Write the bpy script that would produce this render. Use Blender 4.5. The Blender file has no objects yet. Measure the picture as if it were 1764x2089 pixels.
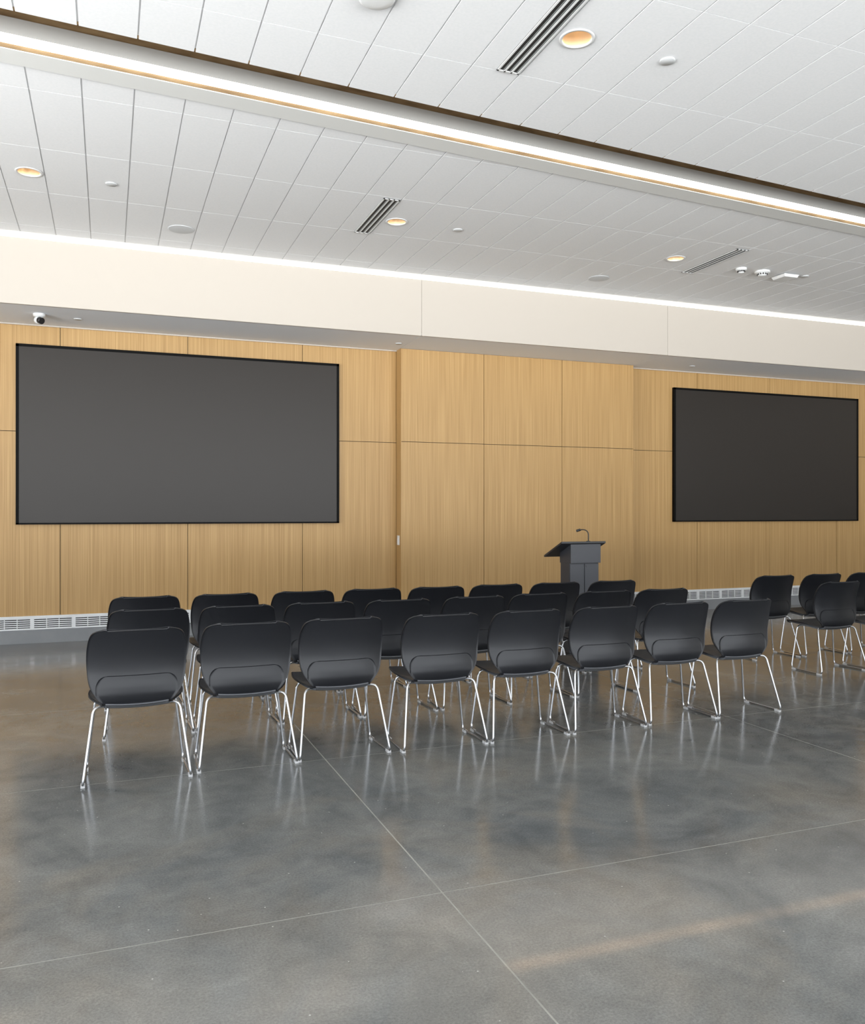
import bpy, math, random
from mathutils import Vector, Matrix
random.seed(3)
scene = bpy.context.scene
scene.view_settings.view_transform = 'Standard'
scene.view_settings.look = 'None'
H = 1.45
CZ = 4.22      # ceiling height
WY = 10.32     # feature wall plane
WY2 = 10.13    # projecting centre bay
SZ = 3.52      # soffit height
FY = 9.33      # fascia plane
X0, X1 = -5.0, 13.5
YB = -5.0
K = 0.075      # skew of the light cove in plan

# ------------------------------------------------------------ materials
def srgb(r, g, b):
    f = lambda c: (c/255/12.92) if c/255 <= .04045 else ((c/255+.055)/1.055)**2.4
    return (f(r), f(g), f(b), 1)

def mat(name, col, rough=.5, metal=0, spec=.5, emit=None, estr=0, coat=0):
    m = bpy.data.materials.new(name); m.use_nodes = True
    b = m.node_tree.nodes['Principled BSDF']
    b.inputs['Base Color'].default_value = col
    b.inputs['Roughness'].default_value = rough
    b.inputs['Metallic'].default_value = metal
    b.inputs['Specular IOR Level'].default_value = spec
    b.inputs['Coat Weight'].default_value = coat
    if emit:
        b.inputs['Emission Color'].default_value = emit
        b.inputs['Emission Strength'].default_value = estr
    return m

def noise_mat(name, c1, c2, scale=(1,1,1), nscale=5, detail=4, rough=.5, bump=0, spec=.5, metal=0):
    m = mat(name, c1, rough, metal, spec)
    nt = m.node_tree; N = nt.nodes; L = nt.links; b = N['Principled BSDF']
    tc = N.new('ShaderNodeTexCoord'); mp = N.new('ShaderNodeMapping')
    mp.inputs['Scale'].default_value = scale
    nz = N.new('ShaderNodeTexNoise'); nz.inputs['Scale'].default_value = nscale
    nz.inputs['Detail'].default_value = detail
    cr = N.new('ShaderNodeValToRGB')
    cr.color_ramp.elements[0].position = .3; cr.color_ramp.elements[0].color = c1
    cr.color_ramp.elements[1].position = .7; cr.color_ramp.elements[1].color = c2
    L.new(tc.outputs['Object'], mp.inputs['Vector']); L.new(mp.outputs['Vector'], nz.inputs['Vector'])
    L.new(nz.outputs['Fac'], cr.inputs['Fac']); L.new(cr.outputs['Color'], b.inputs['Base Color'])
    if bump:
        bp = N.new('ShaderNodeBump'); bp.inputs['Strength'].default_value = bump
        bp.inputs['Distance'].default_value = .002
        L.new(nz.outputs['Fac'], bp.inputs['Height']); L.new(bp.outputs['Normal'], b.inputs['Normal'])
    return m

M_tile = noise_mat('acoustic_tile', srgb(235,237,239), srgb(240,241,243), nscale=60, rough=.9, spec=.1)
M_grid = mat('ceiling_grid', srgb(222,223,224), .7, spec=.2)
M_plen = mat('plenum', (.02,.02,.02,1), .9)
M_white = mat('white_paint', srgb(194,187,178), .7, spec=.2)
M_soff = mat('soffit_paint', srgb(242,246,252), .7, spec=.2)
M_band = mat('cove_band', srgb(222,223,221), .6, spec=.2)
M_face = mat('cove_baffle', srgb(186,186,184), .6, spec=.2)
M_brown = noise_mat('cove_timber', srgb(120,97,68), srgb(160,135,100), (1.5,6,6), 3, rough=.8)
M_led = mat('led_strip', (1,1,1,1), .5, emit=(1,.92,.80,1), estr=2.0)
M_ledw = mat('led_perimeter', (1,1,1,1), .5, emit=(1,.92,.80,1), estr=1.7)
M_chrome = mat('chrome', (.58,.59,.61,1), .14, 1)
M_metal = mat('metal_white', srgb(225,227,228), .4)
M_dark = mat('slot_dark', (.03,.03,.03,1), .7)
M_screen = mat('screen_panel', (.022,.018,.015,1), .36, spec=.32)
M_bezel = mat('screen_bezel', (.002,.002,.002,1), .6, spec=.12)
M_lect = mat('lectern_laminate', srgb(58,60,66), .4)
M_lect2 = mat('lectern_top', srgb(38,39,43), .4)
M_black = mat('black_plastic', (.012,.012,.013,1), .4)
M_glide = mat('glide', (.55,.55,.55,1), .35)
M_warm = mat('downlight_reflector', srgb(245,220,185), .3, .6)
M_lamp = mat('downlight_lens', (1,1,1,1), .5, emit=(1,.86,.70,1), estr=1.2)
M_kick = noise_mat('base_grey', srgb(128,130,133), srgb(138,140,142), nscale=4, rough=.5)

# chair shell plastic
M_shell = noise_mat('chair_plastic', (.007,.0078,.0105,1), (.008,.009,.0125,1), nscale=500, rough=.40, bump=.05, spec=.55)
M_pan = mat('seat_pan', srgb(96,98,102), .45)

# wood veneer
def wood():
    m = mat('oak_veneer', (1,1,1,1), .42, spec=.35)
    nt = m.node_tree; N = nt.nodes; L = nt.links; b = N['Principled BSDF']
    tc = N.new('ShaderNodeTexCoord')
    def nz(scale, s, det):
        mp = N.new('ShaderNodeMapping'); mp.inputs['Scale'].default_value = scale
        n = N.new('ShaderNodeTexNoise'); n.inputs['Scale'].default_value = s; n.inputs['Detail'].default_value = det
        L.new(tc.outputs['Object'], mp.inputs['Vector']); L.new(mp.outputs['Vector'], n.inputs['Vector'])
        return n
    fine = nz((170, 170, 1.0), 1.0, 2)
    mid = nz((45, 45, .3), 1.0, 2)
    big = nz((.7, .7, .7), 1.0, 1)
    mix = N.new('ShaderNodeMath'); mix.operation = 'MULTIPLY_ADD'; mix.inputs[1].default_value = .8
    L.new(fine.outputs['Fac'], mix.inputs[0])
    m2 = N.new('ShaderNodeMath'); m2.operation = 'MULTIPLY'; m2.inputs[1].default_value = .2
    L.new(mid.outputs['Fac'], m2.inputs[0]); L.new(m2.outputs[0], mix.inputs[2])
    cr = N.new('ShaderNodeValToRGB')
    cr.color_ramp.elements[0].position = .30; cr.color_ramp.elements[0].color = srgb(163,128,79)
    cr.color_ramp.elements[1].position = .70; cr.color_ramp.elements[1].color = srgb(196,161,109)
    L.new(mix.outputs[0], cr.inputs['Fac'])
    hs = N.new('ShaderNodeHueSaturation')
    mr = N.new('ShaderNodeMapRange'); mr.inputs['To Min'].default_value = .93; mr.inputs['To Max'].default_value = 1.06
    L.new(big.outputs['Fac'], mr.inputs['Value']); L.new(mr.outputs['Result'], hs.inputs['Value'])
    L.new(cr.outputs['Color'], hs.inputs['Color']); L.new(hs.outputs['Color'], b.inputs['Base Color'])
    return m
M_wood = wood()
M_seam = mat('panel_reveal', (.05,.035,.02,1), .8)

def concrete():
    m = mat('polished_concrete', (1,1,1,1), .15, spec=.5)
    nt = m.node_tree; N = nt.nodes; L = nt.links; b = N['Principled BSDF']
    tc = N.new('ShaderNodeTexCoord')
    def nz(s, det, rough=.5, dist=0, off=0):
        n = N.new('ShaderNodeTexNoise'); n.inputs['Scale'].default_value = s; n.inputs['Detail'].default_value = det
        n.inputs['Roughness'].default_value = rough; n.inputs['Distortion'].default_value = dist
        if off:
            mp = N.new('ShaderNodeMapping'); mp.inputs['Location'].default_value = (off, off*.7, 0)
            L.new(tc.outputs['Object'], mp.inputs['Vector']); L.new(mp.outputs['Vector'], n.inputs['Vector'])
        else: L.new(tc.outputs['Object'], n.inputs['Vector'])
        return n
    big = nz(1.1, 8, .62, .8); sm = nz(110, 3, .8); md = nz(5, 6, .65, .6); warm = nz(.9, 4, .6, 1.0, 13)
    cr = N.new('ShaderNodeValToRGB')
    cr.color_ramp.elements[0].position = .32; cr.color_ramp.elements[0].color = srgb(88,91,92)
    cr.color_ramp.elements[1].position = .70; cr.color_ramp.elements[1].color = srgb(123,123,120)
    L.new(big.outputs['Fac'], cr.inputs['Fac'])
    wr = N.new('ShaderNodeMapRange'); wr.inputs['From Min'].default_value = .48; wr.inputs['From Max'].default_value = .70
    wr.inputs['To Max'].default_value = .5
    L.new(warm.outputs['Fac'], wr.inputs['Value'])
    wm = N.new('ShaderNodeMix'); wm.data_type = 'RGBA'
    L.new(wr.outputs['Result'], wm.inputs['Factor']); L.new(cr.outputs['Color'], wm.inputs['A'])
    wm.inputs['B'].default_value = srgb(124,117,106)
    def mul(a, fac_node, lo, hi, fmin=.3, fmax=.7):
        mr = N.new('ShaderNodeMapRange'); mr.inputs['From Min'].default_value = fmin; mr.inputs['From Max'].default_value = fmax
        mr.inputs['To Min'].default_value = lo; mr.inputs['To Max'].default_value = hi
        L.new(fac_node.outputs['Fac'], mr.inputs['Value'])
        mx = N.new('ShaderNodeVectorMath'); mx.operation = 'SCALE'
        L.new(a, mx.inputs[0]); L.new(mr.outputs['Result'], mx.inputs['Scale'])
        return mx.outputs['Vector']
    c = mul(wm.outputs['Result'], md, .84, 1.14)
    c = mul(c, sm, .74, 1.24)
    vo = N.new('ShaderNodeTexVoronoi'); vo.inputs['Scale'].default_value = 22
    L.new(tc.outputs['Object'], vo.inputs['Vector'])
    lt = N.new('ShaderNodeMath'); lt.operation = 'LESS_THAN'; lt.inputs[1].default_value = .07
    L.new(vo.outputs['Distance'], lt.inputs[0])
    sx = N.new('ShaderNodeSeparateColor'); L.new(vo.outputs['Color'], sx.inputs[0])
    gt = N.new('ShaderNodeMath'); gt.operation = 'GREATER_THAN'; gt.inputs[1].default_value = .82
    L.new(sx.outputs[0], gt.inputs[0])
    an = N.new('ShaderNodeMath'); an.operation = 'MULTIPLY'; L.new(lt.outputs[0], an.inputs[0]); L.new(gt.outputs[0], an.inputs[1])
    mx = N.new('ShaderNodeMix'); mx.data_type = 'RGBA'
    L.new(an.outputs[0], mx.inputs['Factor']); L.new(c, mx.inputs['A']); mx.inputs['B'].default_value = srgb(165,165,160)
    L.new(mx.outputs['Result'], b.inputs['Base Color'])
    mr = N.new('ShaderNodeMapRange'); mr.inputs['From Min'].default_value = .3; mr.inputs['From Max'].default_value = .7
    mr.inputs['To Min'].default_value = .11; mr.inputs['To Max'].default_value = .20
    L.new(md.outputs['Fac'], mr.inputs['Value']); L.new(mr.outputs['Result'], b.inputs['Roughness'])
    bp = N.new('ShaderNodeBump'); bp.inputs['Strength'].default_value = .02; bp.inputs['Distance'].default_value = .01
    L.new(big.outputs['Fac'], bp.inputs['Height']); L.new(bp.outputs['Normal'], b.inputs['Normal'])
    return m
M_conc = concrete()
M_joint = noise_mat('joint_sealant', srgb(128,128,122), srgb(156,155,147), nscale=8, rough=.5)

# ------------------------------------------------------------ mesh builder
class MB:
    def __init__(s): s.v=[]; s.f=[]; s.m=[]; s.sm=[]
    def face(s, idx, mi=0, smooth=False): s.f.append(idx); s.m.append(mi); s.sm.append(smooth)
    def hexa(s, P, mi=0):
        b = len(s.v); s.v += [tuple(p) for p in P]
        for q in ((0,3,2,1),(4,5,6,7),(0,1,5,4),(1,2,6,5),(2,3,7,6),(3,0,4,7)):
            s.face([b+i for i in q], mi)
    def box(s, x0,x1,y0,y1,z0,z1, mi=0):
        s.hexa([(x0,y0,z0),(x1,y0,z0),(x1,y1,z0),(x0,y1,z0),(x0,y0,z1),(x1,y0,z1),(x1,y1,z1),(x0,y1,z1)], mi)
    def skew(s, x0,x1,o0,o1,z0,z1, mi=0):
        s.hexa([(x0,o0+K*x0,z0),(x1,o0+K*x1,z0),(x1,o1+K*x1,z0),(x0,o1+K*x0,z0),
                (x0,o0+K*x0,z1),(x1,o0+K*x1,z1),(x1,o1+K*x1,z1),(x0,o1+K*x0,z1)], mi)
    def lathe(s, c, prof, n=32, mi=0, smooth=True):
        b = len(s.v)
        for r, z in prof:
            for i in range(n):
                a = 2*math.pi*i/n
                s.v.append((c[0]+r*math.cos(a), c[1]+r*math.sin(a), c[2]+z))
        for j in range(len(prof)-1):
            for i in range(n):
                k = (i+1) % n
                s.face([b+j*n+i, b+j*n+k, b+(j+1)*n+k, b+(j+1)*n+i], mi, smooth)
    def disc(s, c, r, n=32, mi=0, up=False):
        b = len(s.v)
        for i in range(n):
            a = 2*math.pi*i/n; s.v.append((c[0]+r*math.cos(a), c[1]+r*math.sin(a), c[2]))
        idx = list(range(b, b+n)); s.face(idx if up else idx[::-1], mi)
    def tube(s, pts, r, seg=10, mi=0, closed=False):
        pts = [Vector(p) for p in pts]; n = len(pts)
        b = len(s.v); t0 = (pts[1]-pts[0]).normalized()
        nrm = t0.orthogonal().normalized()
        for i, p in enumerate(pts):
            t = ((pts[min(i+1,n-1)]-pts[max(i-1,0)])).normalized()
            nrm = (nrm - t*nrm.dot(t)).normalized(); bi = t.cross(nrm)
            for k in range(seg):
                a = 2*math.pi*k/seg
                s.v.append(tuple(p + nrm*(r*math.cos(a)) + bi*(r*math.sin(a))))
        for i in range(n-1):
            for k in range(seg):
                k2 = (k+1) % seg
                s.face([b+i*seg+k, b+i*seg+k2, b+(i+1)*seg+k2, b+(i+1)*seg+k], mi, True)
        s.face([b+k for k in range(seg)][::-1], mi); s.face([b+(n-1)*seg+k for k in range(seg)], mi)
    def mesh(s, name, mats):
        me = bpy.data.meshes.new(name); me.from_pydata(s.v, [], s.f)
        for m in mats: me.materials.append(m)
        me.polygons.foreach_set('material_index', s.m); me.polygons.foreach_set('use_smooth', s.sm)
        me.update(); return me
    def obj(s, name, mats, loc=(0,0,0), rot=0, bevel=0, parent=None):
        o = bpy.data.objects.new(name, s.mesh(name, mats)); scene.collection.objects.link(o)
        o.location = loc; o.rotation_euler = (0,0,rot)
        if bevel:
            bv = o.modifiers.new('bevel','BEVEL'); bv.width = bevel; bv.segments = 2; bv.limit_method='ANGLE'
        if parent: o.parent = parent
        return o

def fillet(pts, rad, n=6):
    pts = [Vector(p) for p in pts]; out = [pts[0]]
    for i in range(1, len(pts)-1):
        a, p, c = pts[i-1], pts[i], pts[i+1]
        d1 = min(rad, (a-p).length*.48); d2 = min(rad, (c-p).length*.48)
        s = p+(a-p).normalized()*d1; e = p+(c-p).normalized()*d2
        for k in range(n+1):
            t = k/n; out.append(s*(1-t)**2 + p*2*t*(1-t) + e*t*t)
    out.append(pts[-1]); return out

# ------------------------------------------------------------ floor
mb = MB()
xs = [X0, -1.72, 1.19, 4.10, 7.01, 9.92, 12.83, X1]
ys = [YB, -2.6, -.73, 1.13, 3.0, 4.86, 6.73, 8.6, WY+.1]
g = .0038
for i in range(len(xs)-1):
    for j in range(len(ys)-1):
        a = xs[i]+(g if i else 0); b_ = xs[i+1]-(g if i < len(xs)-2 else 0)
        c = ys[j]+(g*.75 if j else 0); d = ys[j+1]-(g*.75 if j < len(ys)-2 else 0)
        mb.box(a, b_, c, d, -.1, 0, 0)
mb.box(X0, X1, YB, WY+.1, -.12, -.0008, 1)
mb.obj('floor', [M_conc, M_joint])

# ------------------------------------------------------------ ceiling
TW, TX = .324, -.16
HOLES = [(2.56,4.32,.088),(-.60,7.61,.088),(2.57,7.66,.088),(5.785,7.68,.088),(-.60,4.32,.088),(5.785,4.32,.088),
         (8.99,7.66,.088),(8.99,4.32,.088)]
def clip(poly, side):
    off, sgn = side; out = []
    f = lambda p: sgn*(p[1]-off-K*p[0])
    for i in range(len(poly)):
        p, q = poly[i], poly[(i+1) % len(poly)]; a, b = f(p), f(q)
        if a >= 0: out.append(p)
        if (a >= 0) != (b >= 0):
            t = a/(a-b); out.append((p[0]+(q[0]-p[0])*t, p[1]+(q[1]-p[1])*t))
    return out
NEAR_OFF, FAR_OFF, END_OFF = 5.235, 5.655, 5.845
mb = MB(); gp = .0048; gy = .0022
cols = []
x = TX
while x > X0: x -= TW
while x < X1: cols.append((max(x, X0), min(x+TW, X1))); x += TW
def rows(start, lo, hi, step=.97):
    y = start
    while y > lo: y -= step
    r = []
    while y < hi: r.append((max(y,lo), min(y+step,hi))); y += step
    return r
def prism(poly, z0, z1, mi):
    n = len(poly); b = len(mb.v)
    mb.v += [(p[0],p[1],z0) for p in poly] + [(p[0],p[1],z1) for p in poly]
    mb.face([b+i for i in range(n)][::-1], mi); mb.face([b+n+i for i in range(n)], mi)
    for i in range(n):
        k = (i+1) % n; mb.face([b+i,b+k,b+n+k,b+n+i], mi)
for rws, side in ((rows(3.84, YB, 6.4), (NEAR_OFF,-1)), (rows(6.12, 5.3, 9.25), (END_OFF,1))):
    for (ca, cb) in cols:
        for (ra, rb) in rws:
            hole = [h for h in HOLES if ca < h[0] < cb and ra < h[1] < rb]
            rect = (ca+gp, cb-gp, ra+gy, rb-gy)
            if rect[1]-rect[0] < .02 or rect[3]-rect[2] < .02: continue
            poly = clip([(rect[0],rect[2]),(rect[1],rect[2]),(rect[1],rect[3]),(rect[0],rect[3])], side)
            if len(poly) < 3: continue
            if not hole:
                prism(poly, CZ, CZ+.018, 0)
            else:
                hx, hy, hr = hole[0]
                an = [2*math.pi*i/40 for i in range(40)]
                for px, py in ((rect[0],rect[2]),(rect[1],rect[2]),(rect[1],rect[3]),(rect[0],rect[3])):
                    an.append(math.atan2(py-hy, px-hx) % (2*math.pi))
                an = sorted(set(an)); b = len(mb.v)
                for a in an:
                    dx, dy = math.cos(a), math.sin(a)
                    t = min([(rect[1]-hx)/dx if dx > 1e-9 else ((rect[0]-hx)/dx if dx < -1e-9 else 1e9),
                             (rect[3]-hy)/dy if dy > 1e-9 else ((rect[2]-hy)/dy if dy < -1e-9 else 1e9)])
                    for z in (CZ, CZ+.018):
                        mb.v.append((hx+hr*dx, hy+hr*dy, z)); mb.v.append((hx+t*dx, hy+t*dy, z))
                n = len(an)
                for i in range(n):
                    k = (i+1) % n; A, B = b+4*i, b+4*k
                    mb.face([A, B, B+1, A+1][::1], 0); mb.face([A+2, A+3, B+3, B+2], 0)
                    mb.face([A+1, B+1, B+3, A+3], 0)
                    mb.face([A, A+2, B+2, B], 0)
    for (ca, cb) in cols[1:]:
        lo, hi = rws[0][0], rws[-1][1]
        poly = clip([(ca-.008,lo),(ca+.008,lo),(ca+.008,hi),(ca-.008,hi)], side)
        if len(poly) >= 3: prism(poly, CZ+.007, CZ+.03, 1)
    for (ra, rb) in rws[1:]:
        poly = clip([(X0,ra-.008),(X1,ra-.008),(X1,ra+.008),(X0,ra+.008)], side)
        if len(poly) >= 3: prism(poly, CZ+.005, CZ+.03, 1)
mb.box(X0-.1, X1+.1, YB-.1, WY+.3, 4.66, 4.8, 2)
mb.obj('ceiling', [M_tile, M_grid, M_plen])

# ------------------------------------------------------------ cove light
mb = MB()
mb.skew(X0, X1, NEAR_OFF-.03, NEAR_OFF-.004, CZ+.002, 4.64, 0)
mb.skew(X0, X1, NEAR_OFF-.03, FAR_OFF+.05, 4.60, 4.64, 0)
mb.skew(X0, X1, FAR_OFF, FAR_OFF+.04, CZ-.004, 4.60, 0)
mb.skew(X0, X1, FAR_OFF-.012, FAR_OFF, 4.295, 4.395, 3)
mb.skew(X0, X1, FAR_OFF+.004, END_OFF-.004, CZ-.010, CZ+.03, 1)
mb.skew(X0, X1, FAR_OFF-.013, FAR_OFF, 4.242, 4.295, 2)
mb.obj('linear_cove_light', [M_brown, M_band, M_led, M_face])
mb = MB()
mb.box(X0, X1, FY-.001, FY+.01, 4.179, 4.218, 0)
mb.box(X0, X1, FY-.07, FY+.01, 4.223, 4.235, 1)
mb.obj('perimeter_strip_light', [M_ledw, M_metal])

# ------------------------------------------------------------ feature wall
mb = MB()
mb.box(X0, X1, WY+.02, WY+.2, 0, 4.66, 1)
def panels(mb, y, edges, zs, th=.02):
    gg = .0035
    for i in range(len(edges)-1):
        for j in range(len(zs)-1):
            mb.box(edges[i]+gg, edges[i+1]-gg, y, y+th, zs[j]+(gg if j else 0), zs[j+1]-gg, 0)
zs = [.30, 2.34, SZ]
panels(mb, WY, [X0, -3.24, -1.87, -.497, .877, 2.24, 3.457], zs)
panels(mb, WY, [6.915, 8.16, 9.52, 10.87, 12.2, X1], zs)
mb.obj('wall_back', [M_wood, M_seam])
mb = MB()
panels(mb, WY2, [3.457, 4.606, 5.77, 6.915], zs)
mb.box(3.463, 6.909, WY2+.02, WY+.0, 0, SZ, 1)
mb.box(3.457, 3.463, WY2+.001, WY, .30, SZ, 0)
mb.box(6.909, 6.915, WY2+.001, WY, .30, SZ, 0)
mb.obj('wall_centre_bay', [M_wood, M_seam])

mb = MB()   # grey kick base
mb.box(X0, 3.457, WY-.012, WY+.02, 0, .148, 0)
mb.box(6.915, X1, WY-.012, WY+.02, 0, .148, 0)
mb.box(3.445, 6.927, WY2-.012, WY2+.02, 0, .295, 0)
mb.obj('baseboard_back', [M_kick])

def heater(xa, xb):
    m = MB()
    y = WY-.02
    m.box(xa, xb, y, WY+.018, .278, .302, 0)
    m.box(xa, xb, y, WY+.018, .150, .168, 0)
    m.box(xa, xb, WY+.0, WY+.018, .168, .278, 1)
    n = max(1, round((xb-xa)/.42)); w = (xb-xa)/n
    for i in range(n+1):
        c = xa+i*w; m.box(max(xa,c-.02), min(xb,c+.02), y, WY+.0, .168, .278, 0)
    for i in range(n):
        a, b_ = xa+i*w+.02, xa+(i+1)*w-.02
        for k in range(5):
            z = .178+k*.022; m.box(a, b_, y+.004, y+.012, z, z+.011, 0)
        for t in (.33, .66):
            c = a+(b_-a)*t; m.box(c-.004, c+.004, y+.002, y+.012, .168, .278, 0)
    return m.obj('baseboard_heater', [M_metal, M_dark])
heater(X0, 3.44); heater(6.93, X1)

# soffit & fascia
mb = MB()
ed = [X0, 3.44, 6.9, X1]
for i in range(3):
    mb.box(ed[i]+.002, ed[i+1]-.002, FY, WY+.02, SZ, SZ+.03, 1)
    mb.box(ed[i]+.002, ed[i+1]-.002, FY-.001, FY+.03, SZ-.0005, 4.178, 0)
mb.box(X0, X1, FY+.02, WY+.02, SZ+.03, SZ+.05, 2)
mb.box(X0, X1, FY+.03, FY+.06, SZ+.03, 4.64, 2)
mb.box(X0, X1, WY-.02, WY+.0, SZ-.012, SZ, 0)
mb.obj('ceiling_soffit', [M_white, M_soff, M_plen])

# side / rear walls with glazing (behind the viewpoint)
M_wallw = mat('wall_paint', srgb(228,226,222), .75, spec=.2)
M_mull = mat('mullion_aluminium', srgb(120,122,125), .4, .7)
mb = MB(); mb.box(X1, X1+.15, YB, WY+.2, 0, 4.66); mb.obj('wall_right', [M_wallw])
LY = 6.0   # end of side glazing
def glazed_wall(name, wname, axis):
    m = MB()
    if axis == 'x':
        m.box(X0-.15, X1+.15, YB-.15, YB, 3.9, 4.66)
        m.box(X0-.15, X1+.15, YB-.15, YB, 0, .12)
        m.box(X1-1.2, X1+.15, YB-.15, YB, .12, 3.9); m.box(X0-.15, X0+.3, YB-.15, YB, .12, 3.9)
        o = m.obj(name, [M_wallw])
        f = MB(); x = X0+.3
        while x < X1-1.2: f.box(x-.03, x+.03, YB-.14, YB-.02, .12, 3.9); x += 1.69
        f.box(X0+.3, X1-1.2, YB-.13, YB-.03, 2.7, 2.76)
        f.obj(wname, [M_mull])
    else:
        m.box(X0-.15, X0, YB, WY+.2, 3.9, 4.66); m.box(X0-.15, X0, YB, WY+.2, 0, .12)
        m.box(X0-.15, X0, LY, WY+.2, .12, 3.9)
        o = m.obj(name, [M_wallw])
        f = MB(); y = YB
        while y < LY+.1: f.box(X0-.14, X0-.02, y-.03, y+.03, .12, 3.9); y += 1.57
        f.box(X0-.13, X0-.03, YB, LY, 2.7, 2.76)
        f.obj(wname, [M_mull])
glazed_wall('wall_rear', 'window_1', 'x'); glazed_wall('wall_left', 'window_2', 'y')

# ------------------------------------------------------------ screens
def screen(xa, xb, za, zb):
    m = MB(); b = .030; y = WY-.001
    m.box(xa, xb, y-.035, y, za, zb, 1)
    m.box(xa, xb, y-.045, y-.035, za, za+b*.6, 1); m.box(xa, xb, y-.045, y-.035, zb-b, zb, 1)
    m.box(xa, xa+b, y-.045, y-.035, za, zb, 1); m.box(xb-b, xb, y-.045, y-.035, za, zb, 1)
    m.box(xa+b, xb-b, y-.039, y-.034, za+b*.6, zb-b, 0)
    return m.obj('display_screen', [M_screen, M_bezel])
screen(-.941, 2.693, 1.312, 3.297)
screen(7.714, 11.283, 1.307, 3.27)

mb = MB(); mb.box(3.447, 3.457, 10.19, 10.26, 1.03, 1.15); mb.box(3.443, 3.447, 10.21, 10.24, 1.06, 1.12)
mb.obj('light_switch', [M_metal], bevel=.002)

# ------------------------------------------------------------ chairs
CT = [(0.000,.820,.150,.020),(.003,.817,.186,.028),(.010,.803,.218,.034),(.022,.775,.240,.042),(.042,.72,.254,.050),
      (.057,.66,.259,.055),(.064,.60,.257,.056),(.063,.55,.251,.052),(.059,.50,.238,.042),(.062,.455,.214,.028),
      (.082,.412,.182,.014),(.122,.398,.184,.010),(.17,.400,.218,.018),(.22,.407,.246,.026),(.30,.414,.252,.024),
      (.40,.427,.240,.014),(.46,.430,.222,.008),(.49,.422,.198,.003),(.503,.408,.165,.0)]
def cr_eval(t):
    n = len(CT)-1; t = max(0, min(n-1e-6, t)); i = int(t); f = t-i
    P = [CT[max(0,i-1)], CT[i], CT[min(n,i+1)], CT[min(n,i+2)]]
    return [0.5*((2*P[1][k])+(-P[0][k]+P[2][k])*f+(2*P[0][k]-5*P[1][k]+4*P[2][k]-P[3][k])*f*f+(-P[0][k]+3*P[1][k]-3*P[2][k]+P[3][k])*f**3) for k in range(4)]
def shellpt(t, x, off=0):
    y, z, w, c = cr_eval(t); a = cr_eval(t-.05); b = cr_eval(t+.05)
    ty, tz = b[0]-a[0], b[1]-a[1]; l = math.hypot(ty, tz) or 1
    ny, nz = -tz/l, ty/l
    q = (x/w)**2
    arch = .016*q*max(0, 1-t/4)
    return (x, y+ny*(c*q+off), z+nz*(c*q+off)-arch)
def shell(mb, t0, t1, nt, ns, wf, o1, o2, mi):
    b = len(mb.v)
    for side, off in ((0,o1),(1,o2)):
        for i in range(nt+1):
            t = t0+(t1-t0)*i/nt; w = wf(t)
            of = off(t) if callable(off) else off
            for j in range(ns+1):
                s = -1+2*j/ns; s = math.sin(s*math.pi/2)*.35+s*.65
                mb.v.append(shellpt(t, s*w, of))
    W = ns+1; S = (nt+1)*W
    for i in range(nt):
        for j in range(ns):
            a = b+i*W+j
            mb.face([a, a+W, a+W+1, a+1], mi, True)
            a += S; mb.face([a, a+1, a+W+1, a+W], mi, True)
    rim = [i*W for i in range(nt+1)] + [nt*W+j for j in range(1, ns+1)] + [i*W+ns for i in range(nt-1,-1,-1)] + [j for j in range(ns-1,0,-1)]
    for k in range(len(rim)):
        p, q = b+rim[k], b+rim[(k+1) % len(rim)]
        mb.face([p, p+S, q+S, q][::-1], mi, False)
def chair_mesh():
    m = MB()
    shell(m, 0, 18, 90, 26, lambda t: cr_eval(t)[2], -.005, .005, 0)
    def wo(t):
        u = min(1, (t-6.6)/1.3)
        return .150+.062*math.sqrt(max(0, 1-(1-u)**2))
    shell(m, 6.6, 10.2, 34, 18, lambda t: min(wo(t), cr_eval(t)[2]*.97), -.0053, -.0045, 0)
    shell(m, 9.9, 16.2, 34, 14, lambda t: cr_eval(t)[2]*.88, lambda t: -.014-.006*min(1,max(0,(t-9.9)/1.5)), -.005, 1)
    for sx in (-1, 1):
        P = [(sx*.14,.25,.396),(sx*.14,.150,.392),(sx*.222,.100,.402),(sx*.275,.0,.009),(sx*.262,.37,.009),(sx*.215,.345,.398),(sx*.14,.335,.402),(sx*.14,.25,.396)]
        m.tube(fillet(P, .04, 7), .0072, 10, 2)
        for yy in (.035, .335):
            xx = sx*(.2745 - .013*yy/.37)
            m.box(xx-.011, xx+.011, yy-.022, yy+.022, 0.0, .014, 3)
    return m.mesh('stacking_chair', [M_shell, M_pan, M_chrome, M_glide])
CM = chair_mesh()
def chair(x, y, r=0):
    o = bpy.data.objects.new('stacking_chair', CM); scene.collection.objects.link(o)
    o.location = (x, y, 0); o.rotation_euler = (0,0,math.radians(r))
R1 = [(.15,4.79,0),(.745,4.83,-.5),(1.31,4.84,.5),(1.935,4.80,0),(2.52,4.80,.5),(3.11,4.80,0),(3.71,4.82,-.5),(4.28,4.82,.5)]
R2 = [.25,.822,1.39,1.96,2.56,3.12,3.70,4.25]
R3 = [.26,.85,1.455,2.03,2.59,3.157,3.735,4.33]
for c in R1: chair(*c)
for i, x in enumerate(R2): chair(x, 5.74+random.uniform(-.02,.02), random.uniform(-1,1))
for i, x in enumerate(R3): chair(x, 6.59+random.uniform(-.02,.02), random.uniform(-1,1))
for x in (6.17,6.79,7.39,7.99): chair(x, 6.56, random.uniform(-1,1))
for x in (6.18,6.80,7.40,8.0): chair(x, 5.77, random.uniform(-1,1))
for x in (6.2,6.8,7.4): chair(x, 4.83, 0)

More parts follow.
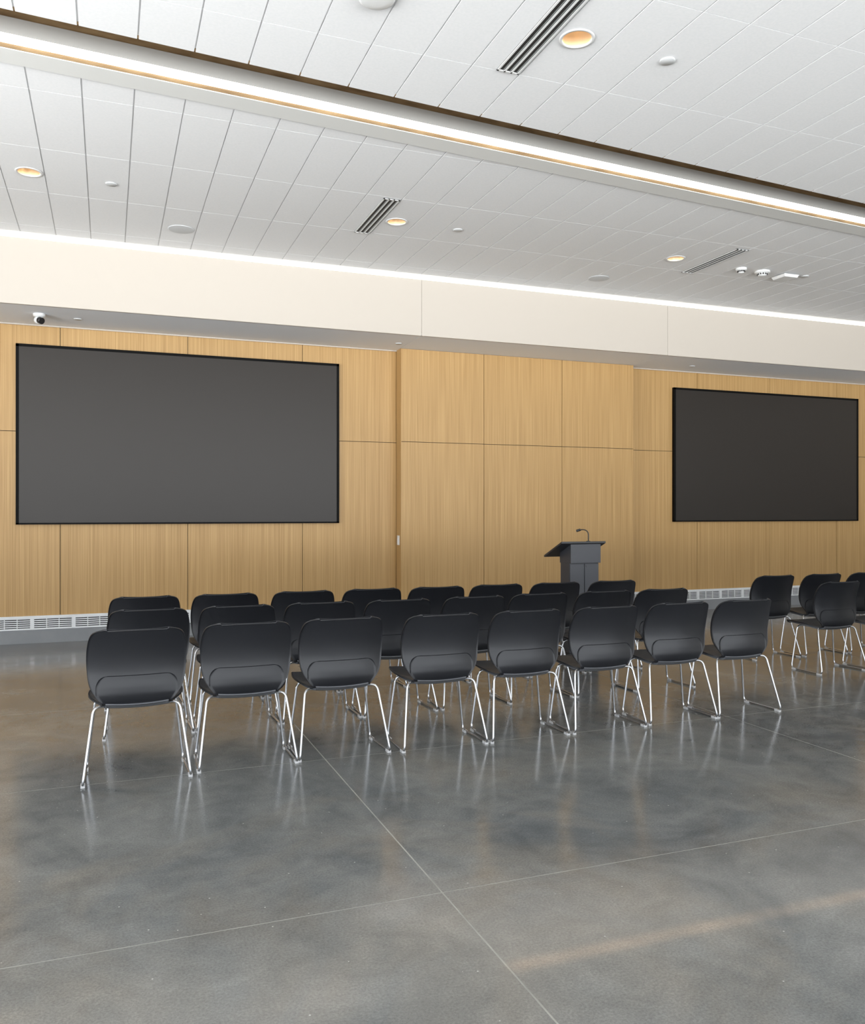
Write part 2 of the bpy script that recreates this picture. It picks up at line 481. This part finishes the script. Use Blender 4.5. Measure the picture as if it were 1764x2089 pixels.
# ------------------------------------------------------------ lectern
mb = MB()
mb.box(4.335,4.672,7.46,7.64,.03,1.00,0)
for a,b_ in ((4.338,4.500),(4.507,4.669)): mb.box(a,b_,7.452,7.462,.06,.925,0)
mb.box(4.330,4.677,7.425,7.64,.935,1.135,0)
mb.box(4.28,4.73,7.40,7.75,0,.03,1)
mb.hexa([(4.21,7.40,1.135),(4.72,7.40,1.135),(4.72,7.76,.985),(4.21,7.76,.985),
         (4.21,7.40,1.155),(4.72,7.40,1.155),(4.72,7.765,1.003),(4.21,7.765,1.003)],1)
mb.hexa([(4.338,7.46,.93),(4.669,7.46,.93),(4.669,7.66,.93),(4.338,7.66,.93),
         (4.338,7.46,1.12),(4.669,7.46,1.12),(4.669,7.66,1.035),(4.338,7.66,1.035)],0)
mb.tube(fillet([(4.56,7.47,1.13),(4.56,7.47,1.245),(4.535,7.50,1.272),(4.49,7.53,1.268)],.03,5),.006,8,2)
mb.tube([(4.50,7.522,1.27),(4.465,7.547,1.256)],.013,10,2)
mb.lathe((4.56,7.47,1.125),[(0.001,0),(.022,0),(.022,.03),(.001,.034)],20,2)
for z in (.90,): mb.box(4.52,4.526,7.449,7.453,z-.01,z+.01,1)
mb.obj('lectern', [M_lect, M_lect2, M_black], bevel=.0015)

# ------------------------------------------------------------ ceiling fixtures
FZ = CZ-.001
def downlight(x, y, r=.088):
    m = MB()
    m.lathe((x,y,FZ), [(r+.016,-.001),(r+.014,-.006),(r-.002,-.006),(r-.004,0)], 40, 0)
    m.lathe((x,y,FZ), [(r-.003,-.004),(r-.006,.03),(r*.72,.10)], 40, 1)
    m.lathe((x,y,FZ), [(r-.001,-.001),(r-.001,.12),(.001,.14)], 40, 0)
    m.disc((x,y,FZ+.098), r*.73, 40, 2)
    m.obj('recessed_downlight', [M_metal, M_warm, M_lamp])
    l = bpy.data.lights.new('downlight_lamp','SPOT'); l.energy = 14; l.color=(1,.85,.68); l.spot_size=math.radians(95); l.spot_blend=.6; l.shadow_soft_size=.05
    lo = bpy.data.objects.new('downlight_lamp', l); scene.collection.objects.link(lo); lo.location=(x,y,CZ+.06)
for x, y, r in HOLES: downlight(x, y, r)

def plate(name, x, y, r, z=FZ, h=.008, mats=None):
    m = MB(); m.lathe((x,y,z), [(r,0),(r,-h*.6),(r*.93,-h),(.001,-h)], 32, 0)
    return m.obj(name, mats or [M_metal])
M_disc = mat('cover_plate', srgb(205,208,210), .5)
for x, y in ((3.204,4.334),(.026,7.64),(3.206,7.67),(7.64,7.72)): plate('sprinkler_cover', x, y, .047, mats=[M_disc])
for x, y in ((-.30,9.83),(3.33,9.85),(7.73,9.89)): plate('soffit_cover_plate', x, y, .042, SZ-.001, mats=[M_disc])
M_spk = mat('speaker_grille', srgb(208,211,214), .7)
for x, y in ((.67,8.62),(5.43,8.66)): plate('ceiling_speaker', x, y, .125, h=.005, mats=[M_spk])

def diffuser(x, ya, yb, w=.15):
    m = MB(); z = FZ
    m.box(x-w/2, x+w/2, ya, yb, z-.003, z+.0, 1)
    n = 3; bw = .012; sw = (w-bw*(n+1))/n
    for i in range(n+1):
        a = x-w/2+i*(bw+sw); m.box(a, a+bw, ya, yb, z-.008, z-.003, 0)
    for y in (ya, yb-.012): m.box(x-w/2, x+w/2, y, y+.012, z-.008, z-.003, 0)
    for i in range(n):
        a = x-w/2+bw+i*(bw+sw)+sw*.72; m.box(a, a+sw*.16, ya, yb, z-.006, z-.003, 2)
    m.obj('slot_diffuser', [M_metal, M_dark, M_kick])
diffuser(2.345, 3.86, 4.80); diffuser(2.345, 7.12, 8.08); diffuser(6.25, 7.16, 8.09, .15); diffuser(6.25, 3.86, 4.80)

def detector(x, y, r):
    m = MB()
    m.lathe((x,y,FZ), [(r,0),(r,-.018),(r*.9,-.024),(r*.62,-.026),(r*.58,-.045),(r*.45,-.055),(.001,-.057)], 32, 0)
    for i in range(12):
        a = 2*math.pi*i/12; cx, cy = x+r*.6*math.cos(a), y+r*.6*math.sin(a)
        m.box(cx-.006, cx+.006, cy-.006, cy+.006, FZ-.044, FZ-.028, 1)
    m.obj('smoke_detector', [M_metal, M_dark])
detector(6.72, 7.73, .06); detector(7.03, 7.74, .085)
mb = MB(); h = .11
mb.box(-h*.7,h*.7,-h*.7,h*.7,-.012,0,1)
mb.hexa([(-h*.85,-h*.85,-.045),(h*.85,-h*.85,-.045),(h*.85,h*.85,-.045),(-h*.85,h*.85,-.045),(-h,-h,-.012),(h,-h,-.012),(h,h,-.012),(-h,h,-.012)],0)
mb.obj('wireless_access_point', [M_metal, M_dark], (7.395,7.77,FZ), 0, bevel=.008)
mb = MB()
mb.lathe((1.345,4.345,FZ), [(.085,0),(.097,-.005),(.10,-.014),(.096,-.022),(.08,-.029),(.05,-.031),(.001,-.032)], 40, 0)
for i in range(7): mb.box(1.375+i*.006, 1.378+i*.006, 4.28, 4.305, FZ-.031, FZ-.027, 1)
mb.obj('occupancy_sensor', [M_metal, M_kick])

# security camera under soffit
mb = MB()
c = (-.67, 9.73, SZ-.001)
mb.lathe(c, [(.06,0),(.06,-.022),(.05,-.03),(.036,-.034)], 32, 0)
mb.lathe(c, [(.001,-.028),(.03,-.03),(.047,-.046),(.052,-.066),(.047,-.086),(.03,-.102),(.001,-.106)], 32, 0)
o = mb.obj('security_camera', [M_metal, M_black])
mb2 = MB(); mb2.tube([(-.667,9.70,SZ-.070),(-.64,9.672,SZ-.084)], .034, 24, 0)
mb2.obj('camera_lens', [M_black], parent=o)

# ------------------------------------------------------------ light
# overcast-bright sky above the horizon, brighter lower half added to uplight the ceiling
w = bpy.data.worlds.new('World'); scene.world = w; w.use_nodes = True
nt = w.node_tree; bg = nt.nodes['Background']
tc = nt.nodes.new('ShaderNodeTexCoord'); sp = nt.nodes.new('ShaderNodeSeparateXYZ')
mr = nt.nodes.new('ShaderNodeMapRange'); mr.inputs['From Min'].default_value = -.03; mr.inputs['From Max'].default_value = .03
cr = nt.nodes.new('ShaderNodeMix'); cr.data_type = 'RGBA'
cr.inputs['A'].default_value = (11.6,11.7,11.6,1); cr.inputs['B'].default_value = (2.8,3.0,3.25,1)
nt.links.new(tc.outputs['Generated'], sp.inputs[0]); nt.links.new(sp.outputs['Z'], mr.inputs['Value'])
nt.links.new(mr.outputs['Result'], cr.inputs['Factor']); nt.links.new(cr.outputs['Result'], bg.inputs[0])
bg.inputs[1].default_value = 1.0
def portal(loc, rot, sx, sy):
    l = bpy.data.lights.new('window_portal','AREA'); l.shape='RECTANGLE'; l.size=sx; l.size_y=sy
    l.cycles.is_portal = True
    o = bpy.data.objects.new('window_portal', l); scene.collection.objects.link(o); o.location=loc; o.rotation_euler=rot
portal(((X0+X1)/2, YB-.16, 2.0), (math.radians(90),0,0), X1-X0, 3.8)
portal((X0-.16, (YB+LY)/2, 2.0), (math.radians(90),0,math.radians(-90)), LY-YB, 3.8)
# added narrow-beam light, no real fixture: makes the faint warm floor streak
l = bpy.data.lights.new('added_streak_light','AREA'); l.shape='RECTANGLE'; l.size=4.2; l.size_y=.02
l.spread = math.radians(1.5); l.energy = .5; l.color = (1,.60,.30)
o = bpy.data.objects.new('added_streak_light', l); scene.collection.objects.link(o); o.location=(3.3,2.41,CZ-.01)
o.rotation_euler = (0,0,math.radians(-.5))

# ------------------------------------------------------------ camera
cd = bpy.data.cameras.new('camera'); cam = bpy.data.objects.new('camera', cd); scene.collection.objects.link(cam)
cd.sensor_fit='HORIZONTAL'; cd.sensor_width=24; cd.lens=24*1727/1764
cam.location=(0,0,H); cam.rotation_euler=(math.radians(90),0,-math.atan(662/1727))
scene.camera = cam
